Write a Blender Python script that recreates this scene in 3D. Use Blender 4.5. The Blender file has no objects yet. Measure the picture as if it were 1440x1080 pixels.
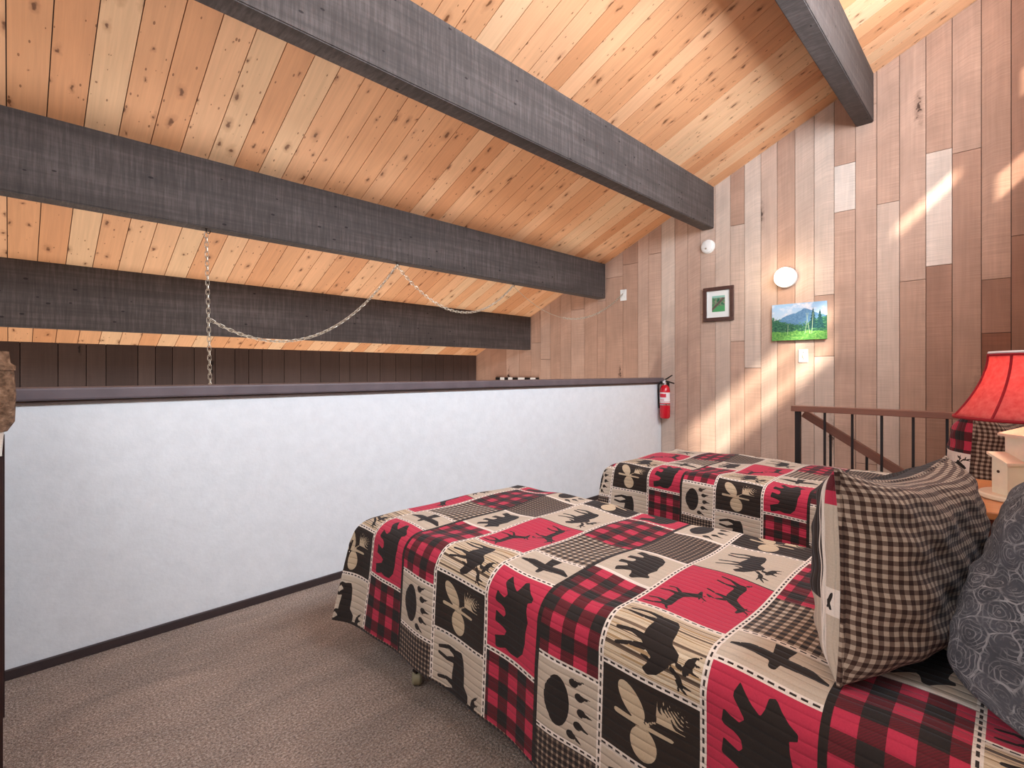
import bpy, bmesh, math, random
import numpy as np
from mathutils import Vector, Matrix
random.seed(7)
SC = bpy.context.scene
COL = SC.collection
H = 1.21                      # camera height above the loft floor
XE = 5.17                     # plank end wall plane
YH = 2.80                     # white half wall face
YF = 5.96                     # dark far board wall
SL = 0.443                    # roof slope
def roof(y): return 4.107 - SL * y
PI = math.pi

# ------------------------------------------------------------------ materials
class NT:
    def __init__(s, name, rough=.6, spec=.3):
        s.m = bpy.data.materials.new(name); s.m.use_nodes = True
        s.t = s.m.node_tree; s.n = s.t.nodes; s.l = s.t.links
        s.b = s.n['Principled BSDF']
        s.b.inputs['Roughness'].default_value = rough
        s.b.inputs['Specular IOR Level'].default_value = spec
    def N(s, typ, ins=None, **props):
        nd = s.n.new(typ)
        for k, v in props.items(): setattr(nd, k, v)
        if ins:
            for k, v in ins.items(): s.set(nd, k, v)
        return nd
    def set(s, nd, k, v):
        sock = nd.inputs[k]
        if isinstance(v, bpy.types.NodeSocket): s.l.new(v, sock)
        else: sock.default_value = v
    def M(s, op, a, b=None, c=None):
        nd = s.N('ShaderNodeMath', operation=op)
        for i, v in enumerate((a, b, c)):
            if v is not None: s.set(nd, i, v)
        return nd.outputs[0]
    def mix(s, f, a, b, blend='MIX'):
        nd = s.N('ShaderNodeMix', data_type='RGBA', blend_type=blend)
        s.set(nd, 0, f)
        for i, v in ((6, a), (7, b)):
            if not isinstance(v, bpy.types.NodeSocket) and len(v) == 3: v = (*v, 1)
            s.set(nd, i, v)
        return nd.outputs[2]
    def ramp(s, f, stops, interp='LINEAR'):
        nd = s.N('ShaderNodeValToRGB'); s.set(nd, 0, f)
        cr = nd.color_ramp; cr.interpolation = interp
        while len(cr.elements) < len(stops): cr.elements.new(.5)
        for e, (p, c) in zip(cr.elements, stops):
            e.position = p; e.color = (*c, 1) if len(c) == 3 else c
        return nd.outputs[0]
    def coord(s, which='Object'): return s.N('ShaderNodeTexCoord').outputs[which]
    def map(s, v, scale=(1, 1, 1), loc=(0, 0, 0)):
        return s.N('ShaderNodeMapping', {'Vector': v, 'Scale': scale, 'Location': loc}).outputs[0]
    def noise(s, v, scale, detail=3, rough=.55, dist=0):
        return s.N('ShaderNodeTexNoise', {'Vector': v, 'Scale': scale, 'Detail': detail, 'Roughness': rough, 'Distortion': dist}).outputs[0]
    def attr(s, name): return s.N('ShaderNodeAttribute', attribute_name=name).outputs['Fac']
    def bump(s, h, strength=.3, dist=.01, prev=None):
        nd = s.N('ShaderNodeBump', {'Height': h, 'Strength': strength, 'Distance': dist})
        if prev: s.l.new(prev, nd.inputs['Normal'])
        return nd.outputs[0]
    def out(s, col=None, bump=None):
        if col is not None:
            if not isinstance(col, bpy.types.NodeSocket) and len(col) == 3: col = (*col, 1)
            s.set(s.b, 'Base Color', col)
        if bump: s.l.new(bump, s.b.inputs['Normal'])
        return s.m
def srgb(r, g, b):
    return tuple(((c / 255) / 12.92 if c / 255 < .04045 else ((c / 255 + .055) / 1.055) ** 2.4) for c in (r, g, b))
def plain(name, col, rough=.5, metal=0, spec=.4, var=.08, scale=30):
    t = NT(name, rough, spec); t.b.inputs['Metallic'].default_value = metal
    n = t.noise(t.coord(), scale)
    lo = tuple(c * (1 - var) for c in col); hi = tuple(min(1, c * (1 + var)) for c in col)
    return t.out(t.ramp(n, [(.3, lo), (.7, hi)]))

def wood_boards(name, ramp_stops, knot_amt, knot_col, saw=0, grain=.25, rough=.6, kscale=(3.2, 7.5), kthr=.12, spec=.3, pins=False):
    t = NT(name, rough, spec)
    uv = t.N('ShaderNodeUVMap', uv_map='UVMap').outputs[0]
    tone = t.attr('tone')
    base = t.ramp(tone, ramp_stops)
    g = t.noise(t.map(uv, (2.2, 55, 1)), 1, 4, .6, .6)
    g2 = t.noise(t.map(uv, (1.2, 9, 1)), 1, 3, .5, 1.2)
    gm = t.M('MULTIPLY_ADD', t.M('ADD', t.M('MULTIPLY', g, .6), t.M('MULTIPLY', g2, .6)), grain * 2, 1 - grain * 1.2)
    col = t.mix(1.0, base, t.N('ShaderNodeCombineColor', {0: gm, 1: gm, 2: gm}).outputs[0], 'MULTIPLY')
    # knots
    wv = t.N('ShaderNodeVectorMath', {0: t.map(uv, (kscale[0], kscale[1], 1)), 1: t.N('ShaderNodeVectorMath', {0: t.N('ShaderNodeTexNoise', {'Vector': uv, 'Scale': 24.0}).outputs[1], 'Scale': .35}, operation='SCALE').outputs[0]}, operation='ADD').outputs[0]
    v = t.N('ShaderNodeTexVoronoi', {'Vector': wv, 'Scale': 1.0}, voronoi_dimensions='2D')
    rnd = t.N('ShaderNodeSeparateColor', {0: v.outputs['Color']}).outputs[0]
    thr = t.M('MULTIPLY', t.M('MAXIMUM', t.M('SUBTRACT', rnd, 1 - knot_amt), 0.0), kthr / knot_amt)
    d = v.outputs['Distance']
    k = t.M('SUBTRACT', 1.0, t.N('ShaderNodeMapRange', {'Value': d, 'From Min': t.M('MULTIPLY', thr, .55), 'From Max': t.M('ADD', thr, .004)}).outputs[0])
    k = t.M('MULTIPLY', k, t.M('GREATER_THAN', thr, .012))
    halo = t.M('SUBTRACT', 1.0, t.N('ShaderNodeMapRange', {'Value': d, 'From Min': thr, 'From Max': t.M('ADD', t.M('MULTIPLY', thr, 2.6), .001)}).outputs[0])
    halo = t.M('MULTIPLY', halo, t.M('MULTIPLY', t.M('GREATER_THAN', thr, .012), .32))
    col = t.mix(halo, col, knot_col); col = t.mix(t.M('MULTIPLY', k, .85), col, tuple(c * .55 for c in knot_col))
    if pins:
        v2 = t.N('ShaderNodeTexVoronoi', {'Vector': t.map(uv, (11, 24, 1)), 'Scale': 1.0}, voronoi_dimensions='2D')
        r2 = t.N('ShaderNodeSeparateColor', {0: v2.outputs['Color']}).outputs[0]
        pk = t.M('MULTIPLY', t.M('LESS_THAN', v2.outputs['Distance'], t.M('MULTIPLY', t.M('SUBTRACT', r2, .72), .42)), .75)
        col = t.mix(pk, col, tuple(c * .7 for c in knot_col))
    b = None
    h = g
    if saw:
        sn = t.noise(t.map(uv, (170, 3, 1)), 1, 2, .6)
        sn2 = t.noise(t.map(uv, (3, 3, 1)), 1, 2)
        sm = t.M('MULTIPLY_ADD', t.M('MULTIPLY', sn, sn2), saw * 2, 1 - saw * .5)
        col = t.mix(1.0, col, t.N('ShaderNodeCombineColor', {0: sm, 1: sm, 2: sm}).outputs[0], 'MULTIPLY')
        b = t.bump(sn, .25, .004)
    b = t.bump(h, .12, .004, b)
    return t.out(col, b)

M = {}
M['ceiling'] = wood_boards('pine_boards', [(0, srgb(208, 146, 102)), (.35, srgb(218, 160, 116)), (.7, srgb(226, 172, 130)), (1, srgb(226, 184, 144))], .5, srgb(132, 76, 42), kscale=(5.0, 10.5), kthr=.15, grain=.26, rough=.55, pins=True)
M['cedar'] = wood_boards('cedar_boards', [(0, srgb(130, 84, 64)), (.3, srgb(178, 142, 122)), (.6, srgb(192, 160, 142)), (.85, srgb(202, 178, 162)), (1, srgb(216, 200, 188))], .1, srgb(70, 45, 35), saw=.5, grain=.26, rough=.75, kscale=(1.1, 5.5), kthr=.12)
M['darkboards'] = wood_boards('dark_stained_boards', [(0, srgb(68, 54, 50)), (1, srgb(80, 65, 60))], .15, srgb(35, 26, 24), saw=.2, grain=.3, rough=.8, kscale=(1.6, 6))
def beam_mat():
    t = NT('dark_beam_stain', .75, .3); o = t.coord()
    n = t.noise(t.map(o, (75, 12, 5)), 1, 4, .65)
    n2 = t.noise(t.map(o, (1.1, 4, 9)), 1, 4, .6)
    n3 = t.noise(t.map(o, (1.5, 8, 40)), 1, 3, .6)
    f = t.M('ADD', t.M('MULTIPLY', n, .45), t.M('ADD', t.M('MULTIPLY', n2, .3), t.M('MULTIPLY', n3, .25)))
    c = t.ramp(f, [(.3, srgb(56, 49, 46)), (.5, srgb(77, 68, 65)), (.68, srgb(106, 95, 91))])
    sp = t.N('ShaderNodeTexVoronoi', {'Vector': t.map(o, (7, 14, 14)), 'Scale': 1.0}).outputs['Distance']
    c = t.mix(t.M('MULTIPLY', t.M('LESS_THAN', sp, .09), .8), c, srgb(28, 22, 22))
    return t.out(c, t.bump(f, .5, .01))
M['beam'] = beam_mat()
M['cap'] = plain('cap_stain', srgb(104, 92, 96), .45, var=.15, scale=8)
M['capdark'] = plain('cap_moulding_stain', srgb(84, 66, 60), .6)
M['basestain'] = plain('baseboard_stain', srgb(62, 50, 50), .5)
def plaster():
    t = NT('white_stucco', .9, .1); o = t.coord()
    n = t.noise(o, 60, 5, .6); n2 = t.noise(o, 18, 3)
    c = t.ramp(n2, [(.3, srgb(226, 228, 231)), (.7, srgb(233, 235, 238))])
    return t.out(c, t.bump(t.M('ADD', n, n2), .16, .006))
M['plaster'] = plaster()
def carpet():
    t = NT('brown_carpet', 1, .05); o = t.coord()
    a = t.noise(t.map(o, (1, 1, 1)), 130, 3, .8)
    b = t.noise(t.map(o, (1.3, 3.4, 1)), 1.5, 4, .6, 1.0)
    c0 = t.ramp(a, [(.34, srgb(92, 74, 64)), (.5, srgb(160, 131, 112)), (.66, srgb(216, 198, 184))])
    bm = t.M('MULTIPLY_ADD', b, 1.1, .42)
    c = t.mix(1.0, c0, t.N('ShaderNodeCombineColor', {0: bm, 1: bm, 2: bm}).outputs[0], 'MULTIPLY')
    t.b.inputs['Sheen Weight'].default_value = .3
    h = t.M('ADD', a, t.noise(o, 120, 2))
    return t.out(c, t.bump(h, .9, .012))
M['carpet'] = carpet()
M['black'] = plain('black_metal', srgb(38, 32, 33), .45, .3)
M['redwood'] = wood_boards('rail_wood', [(0, srgb(116, 76, 62)), (1, srgb(136, 92, 76))], .05, srgb(60, 35, 25), grain=.3, rough=.5)
M['white'] = plain('white_plastic', srgb(236, 234, 230), .4, var=.02)
M['cream'] = plain('painted_cream_wood', srgb(240, 230, 205), .55, var=.04)
M['tanedge'] = plain('bare_wood_edge', srgb(205, 175, 135), .6, var=.1)
M['hole'] = plain('dark_hole', srgb(70, 45, 30), .8)
M['steel'] = plain('aged_brass_chain', srgb(205, 194, 178), .35, .6, var=.2, scale=60)
M['cord'] = plain('clear_brown_cord', srgb(165, 150, 130), .4)
M['darkhook'] = plain('dark_hook', srgb(50, 40, 32), .4, .6)
M['red'] = plain('extinguisher_red', srgb(205, 22, 42), .25, spec=.6, var=.04)
M['chrome'] = plain('chrome', srgb(200, 200, 200), .2, .9)
M['rubber'] = plain('black_rubber', srgb(30, 28, 28), .5)
M['labelwhite'] = plain('label_paper', srgb(240, 232, 232), .6, var=.02)
M['labelred'] = plain('label_red_print', srgb(215, 50, 70), .6, var=.02)
M['mahogany'] = wood_boards('mahogany_side', [(0, srgb(92, 44, 30)), (1, srgb(108, 54, 36))], .03, srgb(50, 20, 14), grain=.3, rough=.4)
M['oaktop'] = wood_boards('nightstand_top', [(0, srgb(186, 118, 72)), (1, srgb(204, 138, 88))], .04, srgb(130, 75, 45), grain=.35, rough=.3, spec=.5)
M['mattress'] = plain('mattress_ticking', srgb(210, 205, 198), .9)
M['darkframe'] = plain('dark_steel_frame', srgb(48, 34, 30), .5, .5)
M['wheel'] = plain('olive_plastic_wheel', srgb(150, 140, 112), .4)
M['darkwood'] = plain('bookcase_stain', srgb(46, 24, 22), .5)
M['shelfpale'] = plain('pale_shelf_board', srgb(200, 192, 184), .6)
M['drywall'] = plain('painted_drywall', srgb(220, 216, 210), .9, var=.02)
M['lowerfloor'] = plain('lower_carpet', srgb(140, 120, 104), 1)
M['frame'] = plain('picture_frame_wood', srgb(84, 58, 52), .35, spec=.5, var=.2)
M['mat'] = plain('white_mat_board', srgb(236, 238, 236), .8, var=.01)

def basket_mat():
    t = NT('brown_basket', .8); o = t.coord()
    n = t.noise(t.map(o, (30, 30, 60)), 1, 4); 
    return t.out(t.ramp(n, [(.35, srgb(84, 60, 42)), (.6, srgb(140, 108, 84)), (.75, srgb(176, 146, 120))]), t.bump(n, .8, .01))
M['basket'] = basket_mat()

def quilt_mat():
    t = NT('patchwork_quilt', .9, .1)
    t.b.inputs['Sheen Weight'].default_value = .1; t.b.inputs['Sheen Tint'].default_value = (.8, .88, 1, 1)
    uvs = t.N('ShaderNodeUVMap', uv_map='UVMap').outputs[0]
    sep = t.N('ShaderNodeSeparateXYZ', {0: uvs}); U, V = sep.outputs[0], sep.outputs[1]
    cell = t.attr('cell'); sil = t.attr('sil')
    def is_(k): return t.M('COMPARE', cell, float(k), .25)
    def sq(x, p, duty=.5): return t.M('LESS_THAN', t.M('FRACT', t.M('DIVIDE', t.M('ADD', x, 20.0), p)), duty)
    red = srgb(188, 56, 78); blk = srgb(50, 44, 42); dred = srgb(104, 40, 46)
    tan = srgb(194, 176, 158); cream = srgb(230, 216, 204)
    # tan ground
    lt = t.noise(t.map(uvs, (130, 4, 1)), 1, 2)
    col = t.mix(lt, srgb(184, 166, 148), srgb(206, 190, 172))
    def check(p, c0, c1, c2, duty=.5):
        a = sq(U, p, duty); b = sq(V, p, duty)
        s = t.M('MULTIPLY', t.M('ADD', a, b), .5)
        return t.ramp(s, [(0, c0), (.25, c1), (.75, c2)], 'CONSTANT')
    tw = sq(t.M('ADD', U, V), .006)
    buf = check(.084, red, dred, blk)
    buf = t.mix(t.M('MULTIPLY', t.M('MULTIPLY', tw, .35), t.M('COMPARE', t.M('ADD', sq(U, .084), sq(V, .084)), 1.0, .1)), buf, blk)
    col = t.mix(is_(1), col, buf)
    col = t.mix(is_(2), col, check(.026, tan, srgb(118, 100, 86), blk, .55))
    col = t.mix(is_(3), col, check(.017, srgb(164, 142, 122), srgb(92, 76, 68), blk, .6))
    st = t.noise(t.map(uvs, (75, .4, 1)), 1, 1, .5)
    col = t.mix(is_(4), col, t.ramp(st, [(0, srgb(92, 76, 64)), (.39, srgb(120, 100, 84)), (.41, srgb(206, 184, 156)), (.5, srgb(216, 198, 172)), (.52, srgb(170, 140, 104)), (.57, srgb(208, 188, 162)), (.62, srgb(146, 126, 110)), (.66, srgb(214, 196, 174))], 'CONSTANT'))
    col = t.mix(is_(5), col, red)
    col = t.mix(is_(6), col, srgb(54, 45, 40))
    col = t.mix(t.M('MAXIMUM', is_(7), t.M('MAXIMUM', is_(8), is_(9))), col, cream)
    d = t.M('MAXIMUM', t.M('MULTIPLY', is_(8), sq(U, .021, .62)), t.M('MULTIPLY', is_(9), sq(V, .021, .62)))
    col = t.mix(d, col, srgb(60, 50, 46))
    col = t.mix(is_(10), col, srgb(50, 43, 40))
    col = t.mix(is_(12), col, check(.0185, srgb(176, 156, 138), srgb(112, 92, 80), srgb(62, 44, 38), .5))
    col = t.mix(is_(13), col, check(.022, srgb(214, 198, 184), srgb(120, 104, 98), srgb(40, 34, 33), .55))
    inside = t.M('LESS_THAN', sil, 0.0)
    silc = t.mix(is_(6), srgb(50, 43, 40), srgb(196, 174, 146))
    col = t.mix(inside, col, silc)
    fz = t.noise(t.map(uvs, (1, 1, 1)), 260, 2, .6)
    fm = t.M('MULTIPLY_ADD', fz, .3, .85)
    col = t.mix(1.0, col, t.N('ShaderNodeCombineColor', {0: fm, 1: fm, 2: fm}).outputs[0], 'MULTIPLY')
    # stitched channels along V
    s = t.M('ABSOLUTE', t.M('SUBTRACT', t.M('FRACT', t.M('DIVIDE', t.M('ADD', U, 20.0), .0235)), .5))
    chan = t.M('SUBTRACT', 1.0, t.M('POWER', t.M('MULTIPLY', s, 2.0), 4.0))
    chan = t.M('MULTIPLY', chan, t.M('LESS_THAN', cell, 10.5))
    pk = t.noise(t.map(uvs, (20, 60, 1)), 1, 2)
    return t.out(col, t.bump(t.M('ADD', chan, t.M('MULTIPLY', pk, .5)), .55, .004))
M['quilt'] = quilt_mat()

def paisley():
    t = NT('blue_grey_paisley', .85, .1)
    uv = t.N('ShaderNodeUVMap', uv_map='UVMap').outputs[0]
    dn = t.N('ShaderNodeTexNoise', {'Vector': uv, 'Scale': 16.0, 'Detail': 2.0}).outputs[1]
    w = t.N('ShaderNodeVectorMath', {0: uv, 1: t.N('ShaderNodeVectorMath', {0: dn, 'Scale': .035}, operation='SCALE').outputs[0]}, operation='ADD').outputs[0]
    v = t.N('ShaderNodeTexVoronoi', {'Vector': w, 'Scale': 24.0}, voronoi_dimensions='2D')
    e = t.N('ShaderNodeTexVoronoi', {'Vector': w, 'Scale': 24.0}, voronoi_dimensions='2D', feature='DISTANCE_TO_EDGE').outputs['Distance']
    ring = t.M('SINE', t.M('MULTIPLY', v.outputs['Distance'], 34.0))
    e2 = t.N('ShaderNodeTexVoronoi', {'Vector': w, 'Scale': 64.0}, voronoi_dimensions='2D', feature='DISTANCE_TO_EDGE').outputs['Distance']
    f = t.M('MAXIMUM', t.M('MULTIPLY', t.M('GREATER_THAN', ring, .72), .65), t.M('LESS_THAN', e, .035))
    f = t.M('MAXIMUM', f, t.M('MULTIPLY', t.M('LESS_THAN', e2, .045), .38))
    f = t.M('MULTIPLY', f, t.N('ShaderNodeMapRange', {'Value': t.noise(uv, 40, 3), 'From Min': .35, 'From Max': .6}).outputs[0])
    base = t.ramp(t.noise(uv, 9, 3), [(.35, srgb(66, 66, 71)), (.65, srgb(92, 92, 98))])
    return t.out(t.mix(t.M('MULTIPLY', f, .75), base, srgb(168, 166, 168)), t.bump(t.noise(uv, 180, 2), .2, .003))
M['paisley'] = paisley()

def shade_mat():
    t = NT('red_fabric_shade', .8, .1); o = t.coord()
    n = t.noise(t.map(o, (60, 60, 60)), 1, 3)
    c = t.ramp(n, [(.3, srgb(226, 108, 108)), (.7, srgb(238, 140, 136))])
    tr = t.N('ShaderNodeBsdfTranslucent', {'Color': c}).outputs[0]
    mx = t.N('ShaderNodeMixShader', {0: .5, 1: t.b.outputs[0], 2: tr}).outputs[0]
    t.l.new(mx, t.n['Material Output'].inputs[0])
    return t.out(c)
M['shade'] = shade_mat()
M['shadetrim'] = plain('dark_red_braid', srgb(150, 24, 36), .8)
def glow(name, col, s):
    t = NT(name); t.set(t.b, 'Emission Color', (*col, 1)); t.b.inputs['Emission Strength'].default_value = s
    n = t.noise(t.coord(), 5)
    return t.out(t.ramp(n, [(0, srgb(250, 240, 225)), (1, srgb(255, 248, 235))]))
M['bulb'] = glow('lit_bulb', (1, .75, .5), 40)
M['globe'] = glow('lit_glass_globe', (1, .86, .66), 3.4)

def landscape(name, kind):
    t = NT(name, .5, .3)
    uv = t.N('ShaderNodeUVMap', uv_map='UVMap').outputs[0]
    sp = t.N('ShaderNodeSeparateXYZ', {0: uv}); x, y = sp.outputs[0], sp.outputs[1]
    n1 = t.noise(uv, 5, 4); n2 = t.noise(uv, 22, 4, .7)
    if kind == 0:
        sky = t.ramp(y, [(.55, srgb(196, 214, 230)), (1, srgb(150, 190, 226))])
        sky = t.mix(t.N('ShaderNodeMapRange', {'Value': n1, 'From Min': .5, 'From Max': .65}).outputs[0], sky, srgb(226, 226, 236))
        ridge = t.M('ADD', t.M('SUBTRACT', .84, t.M('MULTIPLY', t.M('ABSOLUTE', t.M('SUBTRACT', x, .6)), .55)), t.M('MULTIPLY', t.M('SUBTRACT', n1, .5), .15))
        c = t.mix(t.M('LESS_THAN', y, ridge), sky, t.ramp(n2, [(.3, srgb(76, 120, 166)), (.7, srgb(120, 164, 196))]))
        tree = t.M('ADD', t.M('ADD', .42, t.M('MULTIPLY', t.M('POWER', t.M('ABSOLUTE', t.M('SUBTRACT', x, .5)), 1.5), .6)), t.M('MULTIPLY', t.M('SUBTRACT', n2, .5), .5))
        c = t.mix(t.M('LESS_THAN', y, tree), c, t.ramp(n2, [(.35, srgb(26, 66, 62)), (.55, srgb(58, 112, 84)), (.7, srgb(120, 170, 110))]))
        gr = t.M('ADD', .24, t.M('MULTIPLY', t.M('SUBTRACT', n1, .5), .2))
        c = t.mix(t.M('LESS_THAN', y, gr), c, t.ramp(n2, [(.3, srgb(50, 110, 56)), (.55, srgb(108, 170, 84)), (.7, srgb(168, 200, 110))]))
        # spruces on the right
        for cx, top, wd in ((.76, .86, .09), (.88, .8, .1)):
            w = t.M('MULTIPLY', t.M('SUBTRACT', top, y), wd * 1.7)
            ins = t.M('LESS_THAN', t.M('ABSOLUTE', t.M('SUBTRACT', x, cx)), t.M('MULTIPLY', w, t.M('MULTIPLY_ADD', t.M('FRACT', t.M('MULTIPLY', y, 13.0)), -.6, 1.2)))
            ins = t.M('MULTIPLY', ins, t.M('GREATER_THAN', y, .3))
            c = t.mix(ins, c, t.ramp(n2, [(.3, srgb(14, 48, 60)), (.7, srgb(44, 96, 92))]))
        for cx, lean in ((.62, .05), (.70, -.06), (.74, .02), (.3, .02)):
            xx = t.M('SUBTRACT', t.M('SUBTRACT', x, cx), t.M('MULTIPLY', t.M('SUBTRACT', y, .2), lean * 2))
            ins = t.M('MULTIPLY', t.M('LESS_THAN', t.M('ABSOLUTE', xx), .0045), t.M('MULTIPLY', t.M('GREATER_THAN', y, .16), t.M('LESS_THAN', y, .72 if cx > .5 else .42)))
            c = t.mix(t.M('MULTIPLY', ins, .7), c, srgb(190, 214, 176))
    else:
        c = t.ramp(n1, [(.35, srgb(40, 90, 70)), (.5, srgb(96, 150, 110)), (.62, srgb(150, 120, 110)), (.72, srgb(190, 215, 205))])
        c = t.mix(t.M('LESS_THAN', y, t.M('ADD', .28, t.M('MULTIPLY', n2, .15))), c, srgb(84, 160, 104))
        dg = t.M('ABSOLUTE', t.M('SUBTRACT', t.M('SUBTRACT', y, .15), t.M('MULTIPLY', x, .75)))
        c = t.mix(t.M('LESS_THAN', dg, t.M('MULTIPLY', n2, .2)), c, t.ramp(n2, [(.4, srgb(58, 70, 66)), (.6, srgb(130, 108, 100))]))
        c = t.mix(t.M('GREATER_THAN', t.M('SUBTRACT', y, t.M('MULTIPLY', n2, .3)), .72), c, srgb(150, 200, 186))
    return t.out(c)
M['painting'] = landscape('mountain_meadow_painting', 0)
M['print'] = landscape('green_landscape_print', 1)

# ------------------------------------------------------------------ helpers
def link(o, parent=None):
    COL.objects.link(o)
    if parent is not None: o.parent = parent
    return o
def tag(o, label=None, cat=None, group=None, kind=None):
    if label: o['label'] = label
    if cat: o['category'] = cat
    if group: o['group'] = group
    if kind: o['kind'] = kind
    return o
def thing(name, loc, label, cat, rz=0, group=None, rot=None):
    o = bpy.data.objects.new(name, None); o.empty_display_size = .05
    o.location = loc; o.rotation_euler = rot or (0, 0, rz)
    link(o); return tag(o, label, cat, group)
def finish(name, bm, mat, parent=None, smooth=False, loc=None, rot=None):
    bmesh.ops.recalc_face_normals(bm, faces=bm.faces[:])
    me = bpy.data.meshes.new(name); bm.to_mesh(me); bm.free()
    if smooth:
        for p in me.polygons: p.use_smooth = True
        try: me.set_sharp_from_angle(angle=math.radians(40))
        except Exception: pass
    me.materials.append(mat)
    o = bpy.data.objects.new(name, me)
    if loc: o.location = loc
    if rot: o.rotation_euler = rot
    return link(o, parent)
def box(bm, x0, x1, y0, y1, z0, z1, bev=0, mat=None):
    m = Matrix.Translation(((x0+x1)/2, (y0+y1)/2, (z0+z1)/2)) @ Matrix.Diagonal((abs(x1-x0), abs(y1-y0), abs(z1-z0), 1))
    if mat: m = mat @ m
    r = bmesh.ops.create_cube(bm, size=1, matrix=m)
    if bev:
        es = list({e for v in r['verts'] for e in v.link_edges})
        bmesh.ops.bevel(bm, geom=es, offset=bev, segments=2, affect='EDGES', profile=.5)
def lathe(bm, prof, c=(0, 0, 0), seg=32, mat=None):
    rings = []
    T = (mat or Matrix()) 
    for r, z in prof:
        if r < 1e-6: rings.append([bm.verts.new(T @ Vector((c[0], c[1], c[2] + z)))])
        else: rings.append([bm.verts.new(T @ Vector((c[0] + r*math.cos(2*PI*i/seg), c[1] + r*math.sin(2*PI*i/seg), c[2] + z))) for i in range(seg)])
    for a, b in zip(rings, rings[1:]):
        for i in range(seg):
            j = (i+1) % seg
            if len(a) == 1 and len(b) == 1: continue
            if len(a) == 1: bm.faces.new((a[0], b[i], b[j]))
            elif len(b) == 1: bm.faces.new((a[i], a[j], b[0]))
            else: bm.faces.new((a[i], a[j], b[j], b[i]))
def tube(bm, pts, r, seg=8, closed=False):
    pts = [Vector(p) for p in pts]; n = len(pts); rings = []
    up = Vector((0, 0, 1))
    for i, p in enumerate(pts):
        if closed: d = pts[(i+1) % n] - pts[i-1]
        else: d = pts[min(i+1, n-1)] - pts[max(i-1, 0)]
        d.normalize()
        a = d.cross(up)
        if a.length < .05: a = d.cross(Vector((1, 0, 0)))
        a.normalize(); b = d.cross(a).normalized()
        rr = r[i] if isinstance(r, (list, tuple)) else r
        rings.append([bm.verts.new(p + a*rr*math.cos(2*PI*k/seg) + b*rr*math.sin(2*PI*k/seg)) for k in range(seg)])
    m = n if closed else n-1
    for i in range(m):
        A, B = rings[i], rings[(i+1) % n]
        # match nearest index when the frame flips
        off = min(range(seg), key=lambda o: (A[0].co - B[o].co).length)
        flip = (A[1].co - B[(off+1) % seg].co).length > (A[1].co - B[(off-1) % seg].co).length
        for k in range(seg):
            k2 = (k+1) % seg
            if flip: q = (A[k], A[k2], B[(off-k2) % seg], B[(off-k) % seg])
            else: q = (A[k], A[k2], B[(off+k2) % seg], B[(off+k) % seg])
            try: bm.faces.new(q)
            except ValueError: pass
    if not closed:
        bm.faces.new(rings[0]); bm.faces.new(rings[-1])
def boards_mesh(name, quads, mat, parent=None, thick=.012, normal=Vector((0, 0, 1))):
    """quads: (4 corners, u0, u1, v0, v1, tone): front corners in order (u0v0,u1v0,u1v1,u0v1); thickness goes along `normal` (away from the room)."""
    bm = bmesh.new(); uvl = bm.loops.layers.uv.new('UVMap'); tl = bm.faces.layers.float.new('tone')
    for cs, u0, u1, v0, v1, tone in quads:
        f = [bm.verts.new(c) for c in cs]; b = [bm.verts.new(Vector(c) + normal*thick) for c in cs]
        uvs = [(u0, v0), (u1, v0), (u1, v1), (u0, v1)]
        fs = [bm.faces.new(f)]
        for lp, uv in zip(fs[0].loops, uvs): lp[uvl].uv = uv
        for i in range(4):
            j = (i+1) % 4
            sf = bm.faces.new((f[j], f[i], b[i], b[j]))
            for lp, uv in zip(sf.loops, (uvs[j], uvs[i], uvs[i], uvs[j])): lp[uvl].uv = uv
            fs.append(sf)
        for q in fs: q[tl] = tone
    me = bpy.data.meshes.new(name); bm.to_mesh(me); bm.free(); me.materials.append(mat)
    o = bpy.data.objects.new(name, me); return link(o, parent)
def woodbox(name, boxes, mat, parent=None, axis=0, bev=.003, loc=None, rot=None):
    """boxes with per-board uv and tone: axis = long direction"""
    bm = bmesh.new()
    for b in boxes:
        box(bm, *b, bev=bev)
    uvl = bm.loops.layers.uv.new('UVMap'); tl = bm.faces.layers.float.new('tone')
    for f in bm.faces:
        n = f.normal; f[tl] = .5
        for lp in f.loops:
            c = lp.vert.co; ax = [0, 1, 2]; ax.remove(axis)
            v = c[ax[0]] if abs(n[ax[1]]) > .5 else c[ax[1]]
            lp[uvl].uv = (c[axis] + 3.1, v)
    return finish(name, bm, mat, parent, loc=loc, rot=rot)

# ------------------------------------------------------------------ setting
def pxw(px):
    r = (px - 720) / 706
    return XE * (1 - r) / (1 + r)
# end wall of cedar boards
seams_px = [620, 640, 660, 672, 690, 712, 730, 747, 760, 774, 788, 803, 822, 840, 852, 876, 897, 912, 930, 949, 967, 985, 1006, 1027, 1047, 1070, 1093, 1118, 1145, 1173, 1203, 1233, 1265, 1302, 1339, 1380, 1422, 1450, 1480, 1520]
ys = [pxw(p) for p in seams_px]
rnd = random.Random(11)
quads = []
special = {1173: [(2.62, None), (3.03, 1.0), (9, None)], 1265: [(1.95, .3), (9, .5)], 1302: [(2.05, .16), (2.95, .93), (9, None)], 1233: [(2.62, .8), (9, .45)], 1339: [(2.9, .22), (9, .4)],
           1380: [(1.5, .0), (1.9, .1), (9, .25)], 1422: [(2.2, .08), (9, .15)], 1450: [(9, .1)], 930: [(9, .88)], 1047: [(1.25, .5), (9, .9)], 1070: [(9, .72)], 1093: [(9, .4)], 1145: [(1.35, .85), (1.9, .5), (9, .88)], 1118: [(9, .78)], 1006: [(9, .86)], 967: [(9, .55)], 949: [(9, .6)]}  # low tones of the right-end boards paint in the shade there
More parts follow.
